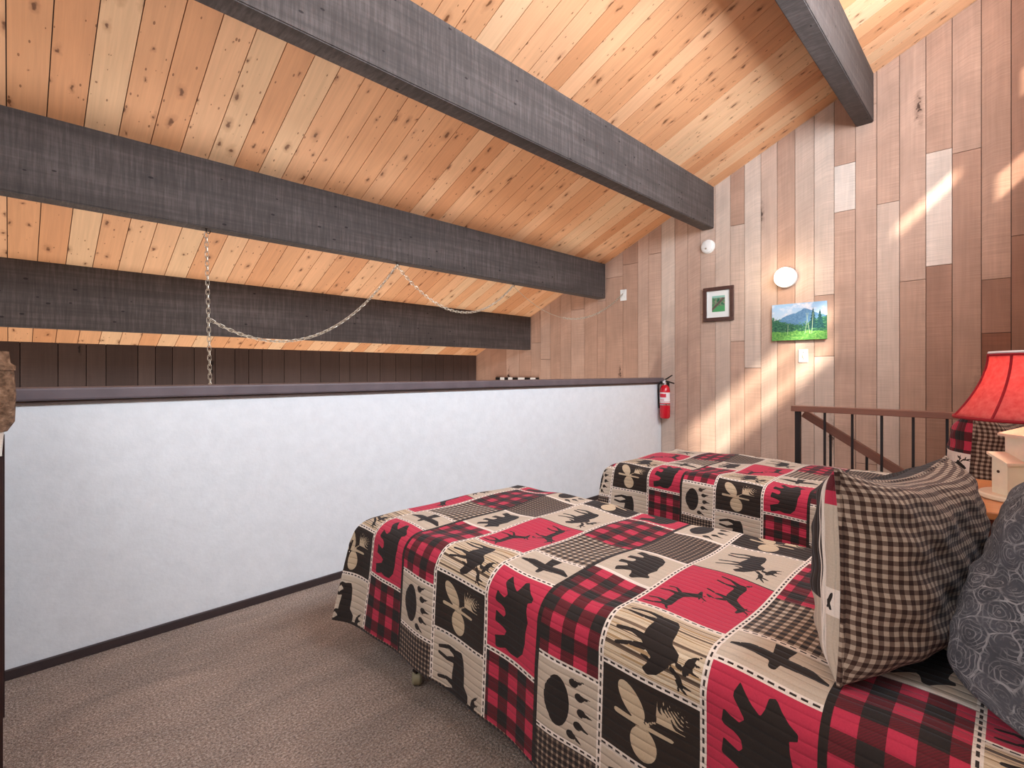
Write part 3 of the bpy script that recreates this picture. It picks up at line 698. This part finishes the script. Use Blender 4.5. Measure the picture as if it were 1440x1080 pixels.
def make_quilt(name, label, xe, xf, yfoot, yhead, top, dU, dV, shear, hem, fine_to):
    st = .005; R = .09
    snap = lambda v: round(v/st)*st
    Us = list(np.arange(round(hem/st), round(fine_to/st) + 1)*st); u = Us[-1]
    far_end = xf - (xe - 1.07) + .46
    while u < far_end: u += .03; Us.append(u)
    v0 = snap(yhead - dV); vfine = snap(yfoot + .20 - dV); Vs = list(np.arange(round(v0/st), round(vfine/st) + 1)*st); v = Vs[-1]
    while v < yfoot + .30 - dV: v += .03; Vs.append(v)
    Us = np.array(Us); Vs = np.array(Vs); nu, nv = len(Us), len(Vs)
    UU, VV = np.meshgrid(Us, Vs, indexing='ij')
    # drape
    Uu = UU + dU + shear*(VV - 1.2) + (xe - 1.07); Vu = VV + dV
    def fold(d):   # d: distance past the start of the rounded edge -> (outward, drop)
        tt = np.clip(d/R, 0, PI/2); o = R*np.sin(tt); dr = R - R*np.cos(tt) + np.clip(d - R*PI/2, 0, None)
        return np.where(d > 0, o, 0), np.where(d > 0, dr, 0)
    dn = (xe + R) - Uu; df = Uu - (xf - R); dft = Vu - (yfoot - R)
    on, drn = fold(dn); of, drf = fold(df); oy, dry = fold(dft)
    X = np.where(dn > 0, xe + R - on, np.where(df > 0, xf - R + of, Uu)); Y = np.where(dft > 0, yfoot - R + oy, Vu)
    drx = np.maximum(drn, drf)
    drop = (drx**20 + dry**20)**.05; mn = np.minimum(drx, dry)
    sgn = np.where(drn > 0, -1, 1)
    X = X + sgn*(.10*mn + .20*np.clip(drn - .08, 0, None)*np.clip((Vu - (yfoot - .5))/.5, 0, 1.02)**2*(drn > 0)) - .05*np.clip(drn - .1, 0, None)*(drn > 0)
    Y = Y + .10*mn + .05*np.clip(dry - .1, 0, None)
    side = np.clip(drx/.2, 0, 1)
    X = X + sgn*side*(.008*np.sin(VV*9.0) + .005*np.sin(VV*21.0 + 1))
    flat = np.clip(1 - drop/.05, 0, 1)
    Z = top - drop + flat*(.006*np.sin(UU*7 + 1)*np.sin(VV*5) + .004*np.sin(UU*13 + VV*9) + .003*np.sin(VV*23 + UU*4))
    Z = np.maximum(Z, .015)
    # cells
    Uc = (Us[:-1] + Us[1:])/2; Vc = (Vs[:-1] + Vs[1:])/2
    cell = np.zeros((nu - 1, nv - 1), np.float32); sil = np.full((nu, nv), .05, np.float32)
    for k in range(-2, 4):
        L = snap(1.89 - .705*k)
        for cn in 'BCD':
            a, b = LW[cn]; vhi, vlo = L - a, L - b
            vi = np.where((Vc < vhi) & (Vc > vlo))[0]
            if not len(vi): continue
            rows = COLS[cn]
            for (u0, nm), (u1, _) in zip(rows, rows[1:]):
                ui = np.where((Uc > u0) & (Uc < u1))[0]
                if not len(ui): continue
                ty, art = ART[nm]; cell[np.ix_(ui, vi)] = ty
                if art:
                    # viewer at the foot: right = -U, up = -V
                    ue = min(u1, u0 + .36); ul = u0
                    pi = np.where((Us > u0 + .006) & (Us < u1 - .006))[0]; qi = np.where((Vs > vlo + .01) & (Vs < vhi - .01))[0]
                    if not len(pi) or not len(qi): continue
                    W_, H_ = ue - ul, vhi - vlo
                    polys = [[((x)*W_, y*H_) for x, y in p] for p in art]
                    PU, PV = np.meshgrid(Us[pi], Vs[qi], indexing='ij')
                    P = np.stack([(ue - PU).ravel(), (vhi - PV).ravel()], 1)
                    sil[np.ix_(pi, qi)] = sdf(polys, P).reshape(PU.shape)
            for uu, ty in HL[cn].items():
                for s, tt in ((-1, 7), (0, ty), (1, 7)):
                    i = np.where(np.abs(Uc - (uu + s*.005 + .0025)) < .0024)[0]
                    if ty == 10 and s: continue
                    cell[np.ix_(i, vi)] = tt if ty != 10 else 10
                    for q in i: sil[np.ix_([q, q + 1], np.arange(vi[0], vi[-1] + 2))] = .05
        for off, ty in ((0, 8), (.23, 10), (.44, 8)):
            for s in (-1, 0, 1):
                i = np.where(np.abs(Vc - (L - off + s*.005 + .0025)) < .0024)[0]
                for q in i:
                    cell[:, q] = ty if (s == 0 or ty == 10) else 7
                    sil[:, q:q+2] = .05
        # small square at the crossing by the paw
        for u0 in (.765, 1.24):
            ui = np.where((Uc > u0 - .06) & (Uc < u0 - .012))[0] if u0 < 1 else np.where((Uc > u0 + .015) & (Uc < u0 + .05))[0]
            vi = np.where((Vc < L - .385) & (Vc > L - .43))[0] if u0 < 1 else np.where((Vc < L - .33) & (Vc > L - .43))[0]
    # bound hem
    cell[:2, :] = 3; 
    ii, jj = np.meshgrid(np.arange(nu - 1), np.arange(nv - 1), indexing='ij')
    keep = ~((drn[:-1, :-1] > .12) & (dry[:-1, :-1] > .10))
    idx = lambda i, j: i*nv + j
    F = np.stack([idx(ii, jj), idx(ii + 1, jj), idx(ii + 1, jj + 1), idx(ii, jj + 1)], -1)[keep]
    me = bpy.data.meshes.new(name)
    me.vertices.add(nu*nv); me.vertices.foreach_set('co', np.stack([X, Y, Z], -1).astype(np.float32).ravel())
    me.loops.add(F.size); me.loops.foreach_set('vertex_index', F.astype(np.int32).ravel())
    me.polygons.add(len(F)); me.polygons.foreach_set('loop_start', (np.arange(len(F))*4).astype(np.int32)); 
    me.update(calc_edges=True)
    me.polygons.foreach_set('use_smooth', np.ones(len(F), bool))
    uv = me.uv_layers.new(name='UVMap'); UVv = np.stack([UU, VV], -1).reshape(-1, 2)
    uv.data.foreach_set('uv', UVv[F.ravel()].astype(np.float32).ravel())
    at = me.attributes.new('cell', 'FLOAT', 'FACE'); at.data.foreach_set('value', cell[keep])
    at = me.attributes.new('sil', 'FLOAT', 'POINT'); at.data.foreach_set('value', sil.ravel())
    me.validate(); me.materials.append(M['quilt'])
    o = bpy.data.objects.new(name, me); link(o)
    md = o.modifiers.new('thickness', 'SOLIDIFY'); md.thickness = .01; md.offset = -1
    return tag(o, label, 'quilt', 'patchwork wildlife quilts')
TOP = .58
make_quilt('patchwork_quilt', 'red, black and tan patchwork wildlife quilt on the near bed', 1.07, 2.085, 2.04, -.30, TOP, 0, 0, .05, .64, 2.16)
make_quilt('patchwork_quilt', 'red, black and tan patchwork wildlife quilt on the far bed by the stair rail', 2.945, 3.96, 2.03, -.30, TOP, .09, -.20, .03, .55, 2.10)

# ------------------------------------------------------------------ beds
def make_bed(x0, x1, lab):
    t = thing('twin_bed', ((x0+x1)/2, .85, 0), lab, 'bed', group='twin beds')
    cx, cy = (x0+x1)/2, .85; y0, y1 = -.33, 1.995
    def bx(n, a, m, bev=0):
        bm = bmesh.new(); box(bm, a[0]-cx, a[1]-cx, a[2]-cy, a[3]-cy, a[4], a[5], bev); return finish(n, bm, m, t, bool(bev))
    bx('mattress', (x0+.02, x1-.02, y0, y1-.015, .36, .556), M['mattress'], .045)
    bx('box_spring', (x0+.03, x1-.03, y0, y1-.03, .185, .355), M['mattress'], .015)
    bm = bmesh.new()
    for a in ((x0+.03, x0+.06, y0, y1-.03), (x1-.06, x1-.03, y0, y1-.03), (x0+.06, x1-.06, y0, y0+.03), (x0+.06, x1-.06, y1-.06, y1-.03), (x0+.06, x1-.06, 1.62, 1.65), (x0+.06, x1-.06, .1, .13)):
        box(bm, a[0]-cx, a[1]-cx, a[2]-cy, a[3]-cy, .15, .185)
    finish('bed_frame', bm, M['darkframe'], t)
    for x in (x0+.03, x1-.03):
        for y in (1.635, .115):
            bm = bmesh.new(); lathe(bm, [(0, .045), (.011, .045), (.011, .152), (0, .152)], (x-cx, y-cy, 0), 14); box(bm, x-cx-.013, x-cx+.013, y-cy-.012, y-cy+.012, .05, .058)
            l = finish('leg', bm, M['darkframe'], t, True)
            bm = bmesh.new(); lathe(bm, [(0, -.018), (.02, -.018), (.026, -.012), (.026, .012), (.02, .018), (0, .018)], (0, 0, 0), 20, Matrix.Translation((x-cx, y-cy, .026)) @ Matrix.Rotation(.9, 4, 'Z') @ Matrix.Rotation(PI/2, 4, 'X'))
            c = finish('caster', bm, M['wheel'], l, True); c['label'] = 'olive plastic caster wheel'
    return t
make_bed(1.085, 2.07, 'near twin bed on casters in the foreground under a patchwork quilt')
make_bed(2.96, 3.945, 'far twin bed under a patchwork quilt, in front of the stair rail')

# ------------------------------------------------------------------ pillows
def make_pillow(name, label, W_, H_, TF, TB, loc, rot, mat, typ_back, front=None, n=64, pinch=.07, flange=.012, wr=.004, seed=0, lean=0, ex=4.5, pz=.07, exb=None, sag=.16):
    exb = exb or ex
    """local: x = width, z = up, +y = front."""
    rs = np.random.RandomState(seed); ph = rs.rand(8)*6
    V = []; F = []; UV = []; C = []; S = []
    g = np.sin(np.linspace(-1, 1, n + 1)*PI/2)
    for side in (1, -1):
        base = len(V)
        for i, s in enumerate(g):
            for j, tt in enumerate(g):
                ss, t2 = abs(s), abs(tt)
                e = ex + (exb - ex)*max(0, min(1, -2*tt)); h = ((1 - ss**e)*(1 - t2**e))**.55 * (TF if side > 0 else TB)
                x = W_/2*s*(1 - pinch*(1 - t2**2)*ss**3); z = H_/2*tt*(1 - pz*(1 - ss**2)*t2**3)
                edge = min(1 - ss, 1 - t2)
                wrk = wr*min(1, edge*6)*(math.sin(s*9 + ph[0] + tt*4) + .8*math.sin(tt*13 + ph[1] - s*5) + .6*math.sin((s + tt)*19 + ph[2]))
                # sag: bulge lower half
                h2 = h*(1 + sag*(-tt)*(1 - ss))
                V.append((x, side*(h2 + flange*.3) + side*wrk + lean*(tt**2 - 1)*.05, z - .012*(1 - ss**2)*(tt > .9)))
                UV.append((x + 1, z + 1)); S.append(.05)
        for i in range(n):
            for j in range(n):
                q = [base + i*(n+1) + j, base + (i+1)*(n+1) + j, base + (i+1)*(n+1) + j + 1, base + i*(n+1) + j + 1]
                F.append(q if side < 0 else q[::-1]); s, tt = (g[i]+g[i+1])/2, (g[j]+g[j+1])/2
                C.append(front(s, tt) if (side > 0 and front) else typ_back)
    m = (n+1)**2; idx = lambda i, j: i*(n+1) + j
    for base in (0, m):
        A = np.array(V[base:base+m]).reshape(n+1, n+1, 3); c = n//2
        dxs = np.linalg.norm(np.diff(A[:, :, :2], axis=0), axis=2); dzs = np.linalg.norm(np.diff(A[:, :, 1:], axis=1), axis=2)
        k = np.minimum(np.minimum(np.arange(n+1), n - np.arange(n+1))/(n*.12), 1)
        dxs = np.where(k[None, :] < 1, dxs*1, dxs)
        ux = np.concatenate([np.zeros((1, n+1)), np.cumsum(dxs, 0)], 0); ux -= ux[c:c+1]
        uz = np.concatenate([np.zeros((n+1, 1)), np.cumsum(dzs, 1)], 1); uz -= uz[:, c:c+1]
        # near the seams use the column / row well inside, so the weave stays straight
        jj = np.clip(np.arange(n+1), int(n*.16), n - int(n*.16)); ux = ux[:, jj]; uz = uz[jj, :]
        for i in range(n+1):
            for j in range(n+1): UV[base + idx(i, j)] = (ux[i, j] + 1, uz[i, j] + 1)
    rim = [idx(i, 0) for i in range(n)] + [idx(n, j) for j in range(n)] + [idx(i, n) for i in range(n, 0, -1)] + [idx(0, j) for j in range(n, 0, -1)]
    for a, b in zip(rim, rim[1:] + rim[:1]): F.append([a, b, b + m, a + m]); C.append(typ_back)
    me = bpy.data.meshes.new(name); me.from_pydata(V, [], F)
    uv = me.uv_layers.new(name='UVMap'); fl = [v for q in F for v in q]
    uv.data.foreach_set('uv', np.array([UV[v] for v in fl], np.float32).ravel())
    at = me.attributes.new('cell', 'FLOAT', 'FACE'); at.data.foreach_set('value', np.array(C, np.float32))
    # silhouettes on the front
    sv = np.full(len(V), .05, np.float32)
    if front and hasattr(front, 'art'):
        for (x0, x1, z0, z1), polys in front.art:
            P = np.array([(v[0], v[2]) for v in V[:m]]); ok = np.where((P[:, 0] > x0) & (P[:, 0] < x1) & (P[:, 1] > z0) & (P[:, 1] < z1))[0]
            if len(ok): sv[ok] = sdf([[(x0 + a*(x1-x0), z0 + b*(z1-z0)) for a, b in p] for p in polys], P[ok])
    at = me.attributes.new('sil', 'FLOAT', 'POINT'); at.data.foreach_set('value', sv)
    me.polygons.foreach_set('use_smooth', np.ones(len(F), bool)); me.materials.append(mat)
    bm = bmesh.new(); bm.from_mesh(me); bmesh.ops.recalc_face_normals(bm, faces=bm.faces[:]); bm.to_mesh(me); bm.free()
    root = thing(name, loc, label, 'pillow', rot=rot)
    body = bpy.data.objects.new('cushion_body', me); link(body, root)
    # piping round the seam
    bm = bmesh.new(); pts = [((Vector(V[a]) + Vector(V[a + m]))/2) for a in rim]
    tube(bm, [p*1.0 for p in pts[::2]], .0055, 6, True)
    pp = finish('seam_piping', bm, mat, root, True)
    pm = pp.data; uvl = pm.uv_layers.new(name='UVMap')
    a = pm.attributes.new('cell', 'FLOAT', 'FACE'); a.data.foreach_set('value', np.full(len(pm.polygons), typ_back, np.float32))
    a = pm.attributes.new('sil', 'FLOAT', 'POINT'); a.data.foreach_set('value', np.full(len(pm.vertices), .05, np.float32))
    for lp in pm.loops:
        co = pm.vertices[lp.vertex_index].co; uvl.data[lp.index].uv = (co.x + 1, co.z + 1)
    return root
# near plaid sham: front faces the foot of the bed (+y), near end at -x
def front_near(s, tt):
    if s < -.972:
        return 1 if tt > .66 else (7 if -.42 < tt < -.16 else 0)
    if s < -.945: return 8 if s > -.965 and s < -.952 else 7
    return 6 if tt > -.3 else 0
front_near.art = [((-.3272, -.3195, -.084, -.038), [ell(.5, .5, .16, .4, 20), ell(.45, .3, .42, .1, 35)])]
make_pillow('pillow_sham', 'black and tan gingham backed pillow standing on the near bed', .70, .425, .10, .118, (1.53, .192, .775), (math.radians(-2), math.radians(3.4), math.radians(-10)), M['quilt'], 12, front_near, seed=2, wr=.0035, flange=.016, pz=.15, n=150)
make_pillow('throw_pillow', 'dark blue grey paisley pillow at the right edge, leaning at the near bed head', .68, .45, .135, .08, (1.525, -.106, .82), (math.radians(9), 0, math.radians(-9)), M['paisley'], 0, None, seed=5, wr=.003, ex=2.8, exb=13, sag=.12)
def front_far(s, tt):
    if s > -.42: return 6
    if s > -.46: return 8
    return 1 if tt > .12 else 7
front_far.art = [((-.3085, -.274, -.095, .02), [[(1 - x, y) for x, y in p] for p in MOOSE])]
make_pillow('pillow_sham', 'patchwork moose pillow with gingham back on the far bed, behind the lamp', .66, .43, .11, .12, (3.33, .09, .815), (math.radians(4), 0, math.radians(-8)), M['quilt'], 12, front_far, seed=9, wr=.003, n=176)

# ------------------------------------------------------------------ nightstand and lamp
t = thing('nightstand', (2.51, -.06, 0), 'brown wooden nightstand between the two beds, under the birdhouse lamp', 'nightstand')
woodbox('top', [(-.32, .32, -.30, .24, .742, .768)], M['oaktop'], t, axis=1, bev=.005)
woodbox('body', [(-.30, .30, -.29, .215, .06, .742)], M['mahogany'], t, axis=2, bev=.003)
for z0, z1 in ((.09, .29), (.31, .51), (.53, .72)):
    d = woodbox('drawer', [(-.28, .28, .215, .232, z0, z1)], M['mahogany'], t, axis=0, bev=.003)
    bm = bmesh.new(); lathe(bm, [(0, 0), (.008, 0), (.008, .01), (.015, .018), (.012, .028), (0, .03)], (0, 0, 0), 16, Matrix.Translation((0, .232, (z0+z1)/2)) @ Matrix.Rotation(-PI/2, 4, 'X')); finish('knob', bm, M['darkhook'], d, True)
for x in (-.27, .27):
    for y in (-.26, .19):
        bm = bmesh.new(); box(bm, x-.025, x+.025, y-.025, y+.025, 0, .06); finish('leg', bm, M['darkwood'], t)

LX, LY, LZ = 2.50, -.06, .768
t = thing('table_lamp', (LX, LY, LZ), 'table lamp with red bell shade and cream birdhouse base on the nightstand', 'lamp', rz=math.radians(0))
bm = bmesh.new(); lathe(bm, [(0, 0), (.125, 0), (.13, .004), (.13, .014), (.126, .018), (0, .018)], seg=40, mat=Matrix.Translation((-.02, .03, 0)) @ Matrix.Diagonal((.95, .95, 1, 1))); finish('base_plate', bm, M['cream'], t, True)
def house(name, cx, cy, rz, w, d, h0, h1, slope_h, hole, parent, over=.018):
    """box house with a shed roof; front faces local -x; roof rises to local +y side"""
    T = Matrix.Translation((cx, cy, 0)) @ Matrix.Rotation(rz, 4, 'Z')
    bm = bmesh.new()
    pr = [(-w/2, h0), (w/2, h0), (w/2, h1 - slope_h), (-w/2, h1)]
    f = bm.faces.new([bm.verts.new(T @ Vector((-d/2, a, b))) for a, b in pr])
    g = bm.faces.new([bm.verts.new(T @ Vector((d/2, a, b))) for a, b in pr])
    fv, gv = list(f.verts), list(g.verts)
    for i in range(4): bm.faces.new((fv[i], fv[(i+1) % 4], gv[(i+1) % 4], gv[i]))
    hb = finish(name, bm, M['cream'], parent)
    bm = bmesh.new()
    k = slope_h/w; th = .009
    pr = [(-w/2 - over, h1 + over*k), (w/2 + over, h1 - slope_h - over*k), (w/2 + over, h1 - slope_h - over*k + th), (-w/2 - over, h1 + over*k + th)]
    A = [bm.verts.new(T @ Vector((-d/2 - over, a, b))) for a, b in pr]; B = [bm.verts.new(T @ Vector((d/2 + over*.5, a, b))) for a, b in pr]
    bm.faces.new(A); bm.faces.new(B)
    for i in range(4): bm.faces.new((A[i], A[(i+1) % 4], B[(i+1) % 4], B[i]))
    finish('roof', bm, M['cream'], hb)
    for (hy, hz, hr) in hole:
        bm = bmesh.new(); lathe(bm, [(0, 0), (hr, 0), (hr, .002), (0, .002)], seg=18, mat=T @ Matrix.Translation((-d/2 - .0004, hy, hz)) @ Matrix.Rotation(-PI/2, 4, 'Y')); hh = finish('entrance_hole', bm, M['hole'], hb); hh['label'] = 'dark round entrance hole'
    return hb
rz = math.radians(40)
def off(f, l):      # forward (house front) and left offsets from the tall house
    return (-f*math.cos(rz) - l*math.sin(rz), .008 - f*math.sin(rz) + l*math.cos(rz))
house('birdhouse', *off(0, 0), rz, .115, .095, .018, .25, .03, [(-.008, .205, .010)], t)
house('birdhouse', *off(.0785, .004), rz, .10, .062, .062, .165, .025, [(-.012, .118, .008)], t, .014)
house('birdhouse', *off(-.005, .084), math.radians(-50), .062, .052, .018, .125, -.022, [(.004, .095, .005)], t, .01)
bm = bmesh.new(); T = Matrix.Translation((*off(.095, -.012), .057)) @ Matrix.Rotation(rz, 4, 'Z') @ Matrix.Diagonal((.11, .125, .009, 1)); bmesh.ops.create_cube(bm, size=1, matrix=T); finish('perch_ledge', bm, M['cream'], t)
bm = bmesh.new(); T = Matrix.Translation((*off(.075, .012), .035)) @ Matrix.Rotation(rz, 4, 'Z') @ Matrix.Diagonal((.03, .035, .036, 1)); bmesh.ops.create_cube(bm, size=1, matrix=T); finish('support_post', bm, M['tanedge'], t)
bm = bmesh.new(); lathe(bm, [(0, .1), (.008, .1), (.008, .34), (.016, .345), (.016, .385), (0, .385)], seg=16); finish('socket_stem', bm, M['steel'], t, True)
bm = bmesh.new(); lathe(bm, [(0, .385), (.012, .388), (.026, .415), (.029, .435), (.02, .455), (0, .462)], seg=20); finish('bulb', bm, M['bulb'], t, True)
def bell(z):    # radius of the bell shade at fraction z (0 bottom, 1 top)
    return .128 + (.222 - .128)*((1 - z)**1.75)
Z0, Z1 = .280, .502
SEG = 48
def shade_pts(z, seg=SEG, infl=0):
    out = []
    for i in range(seg):
        a = 2*PI*i/seg; m = 8; ph = ((a*m/(2*PI)) % 1) - .5
        r = (bell(z) + infl)*(1 - .025*math.cos(ph*2*PI)*0 - .03*(.25 - ph*ph)*4*.5)
        out.append((r*math.cos(a + .25), r*math.sin(a + .25), Z0 + (Z1 - Z0)*z))
    return out
bm = bmesh.new(); rows = [[bm.verts.new(p) for p in shade_pts(z)] for z in np.linspace(0, 1, 13)]
for a, b in zip(rows, rows[1:]):
    for i in range(SEG): bm.faces.new((a[i], a[(i+1) % SEG], b[(i+1) % SEG], b[i]))
sh = finish('lamp_shade', bm, M['shade'], t, True); md = sh.modifiers.new('th', 'SOLIDIFY'); md.thickness = .0015
for k in range(8):
    a = 2*PI*k/8 + .25
    bm = bmesh.new(); tube(bm, [((bell(z) + .001)*math.cos(a), (bell(z) + .001)*math.sin(a), Z0 + (Z1 - Z0)*z) for z in np.linspace(0, 1, 10)], .0042, 6); finish('shade_rib', bm, M['shadetrim'], sh, True)
bm = bmesh.new(); tube(bm, shade_pts(0), .006, 6, True); finish('bottom_braid', bm, M['shadetrim'], sh, True)
bm = bmesh.new(); tube(bm, shade_pts(1), .005, 6, True); finish('top_braid', bm, M['shadetrim'], sh, True)
bm = bmesh.new(); tube(bm, [(x*.98, y*.98, z + .008) for x, y, z in shade_pts(1)], .005, 6, True); finish('top_rim', bm, M['labelwhite'], sh, True)
bm = bmesh.new()
for k in range(3):
    a = 2*PI*k/3 + .4; tube(bm, [(.01*math.cos(a), .01*math.sin(a), Z1 - .015), (.124*math.cos(a), .124*math.sin(a), Z1 - .002)], .002, 5)
lathe(bm, [(0, .46), (.006, .46), (.006, Z1), (.01, Z1 + .01), (0, Z1 + .022)], seg=12)
finish('harp', bm, M['steel'], t, True)

# ------------------------------------------------------------------ bookcase at the left edge
t = thing('bookcase', (-.22, 2.2, 0), 'dark stained bookcase at the left edge beside the half wall', 'bookcase')
for y in (-.32, .30):
    bm = bmesh.new(); box(bm, -.2, .207, y, y + .022, 0, .99); finish('side_panel', bm, M['darkwood'], t)
for z in (.06, .37, .68):
    bm = bmesh.new(); box(bm, -.2, .198, -.298, .30, z, z + .022); finish('shelf', bm, M['shelfpale'], t)
bm = bmesh.new(); box(bm, -.21, .205, -.33, .33, .99, 1.015); finish('top', bm, M['shelfpale'], t)
bm = bmesh.new(); box(bm, -.21, -.2, -.32, .32, 0, .99); finish('back_panel', bm, M['darkwood'], t)
t = thing('basket', (-.11, 2.36, 1.015), 'brown textured lidded basket on top of the bookcase at the left edge', 'basket')
bm = bmesh.new(); lathe(bm, [(0, 0), (.105, 0), (.122, .03), (.125, .12), (.12, .2), (0, .2)], seg=36); finish('body', bm, M['basket'], t, True)
bm = bmesh.new(); lathe(bm, [(0, .2), (.124, .2), (.124, .215), (.112, .225), (.108, .262), (0, .27)], seg=36); finish('lid', bm, M['basket'], t, True)

# ------------------------------------------------------------------ light
def area(name, loc, rot, sx, sy, power, col):
    l = bpy.data.lights.new(name, 'AREA'); l.shape = 'RECTANGLE'; l.size = sx; l.size_y = sy; l.energy = power; l.color = col
    o = bpy.data.objects.new(name, l); o.location = loc; o.rotation_euler = rot; link(o); return o
# daylight of the high windows behind the bed heads
area('clerestory_daylight', (2.35, YB + .04, 3.0), (math.radians(96), 0, 0), 3.2, .9, 175, (.78, .89, 1))
area('ceiling_bay_fill', (3.9, YB + .05, 3.5), (math.radians(160), 0, 0), 1.5, .3, 11, (.9, .95, 1))  # added fill aimed up to whiten the top right ceiling bay
# added fill lamp at the left wall, for the ceiling and beds
area('side_fill', (-.55, 1.0, 1.9), (math.radians(90), 0, math.radians(-90)), 1.8, 1.2, 22, (.95, .96, 1))
# area lamp added for daylight bounced up off the lower floor
area('downstairs_daylight', (2.4, 4.7, -2.2), (math.radians(180), 0, 0), 4.6, 1.6, 170, (1, .95, .88))
l = bpy.data.lights.new('lamp_bulb', 'POINT'); l.energy = 10; l.color = (1, .76, .52); l.shadow_soft_size = .03
o = bpy.data.objects.new('lamp_bulb', l); o.location = (LX, LY, LZ + .44); link(o)
l = bpy.data.lights.new('sconce_bulb', 'POINT'); l.energy = 4; l.color = (1, .8, .55); l.shadow_soft_size = .1
o = bpy.data.objects.new('sconce_bulb', l); o.location = (XE - .26, 1.515, .885 + H); link(o)
sun = bpy.data.lights.new('sun', 'SUN'); sun.energy = 10; sun.angle = math.radians(2.8); sun.color = (1, .9, .74)
o = bpy.data.objects.new('sun', sun); o.rotation_euler = Vector((1, 1, -.97)).to_track_quat('-Z', 'Y').to_euler(); link(o)
wd = bpy.data.worlds.new('World'); SC.world = wd; wd.use_nodes = True
bg = wd.node_tree.nodes['Background']; bg.inputs[0].default_value = (.75, .86, 1, 1); bg.inputs[1].default_value = 1.0

# ------------------------------------------------------------------ camera
cam = bpy.data.cameras.new('Camera'); cam.sensor_fit = 'HORIZONTAL'; cam.sensor_width = 36; cam.lens = 706/1440*36; cam.shift_y = -17/1440
cam.clip_start = .02
co = bpy.data.objects.new('Camera', cam); co.location = (0, 0, H)
co.rotation_euler = Vector((1, 1, 0)).to_track_quat('-Z', 'Y').to_euler(); link(co)
SC.camera = co
SC.view_settings.view_transform = 'Standard'; SC.view_settings.look = 'None'; SC.view_settings.exposure = .15; SC.view_settings.gamma = 1
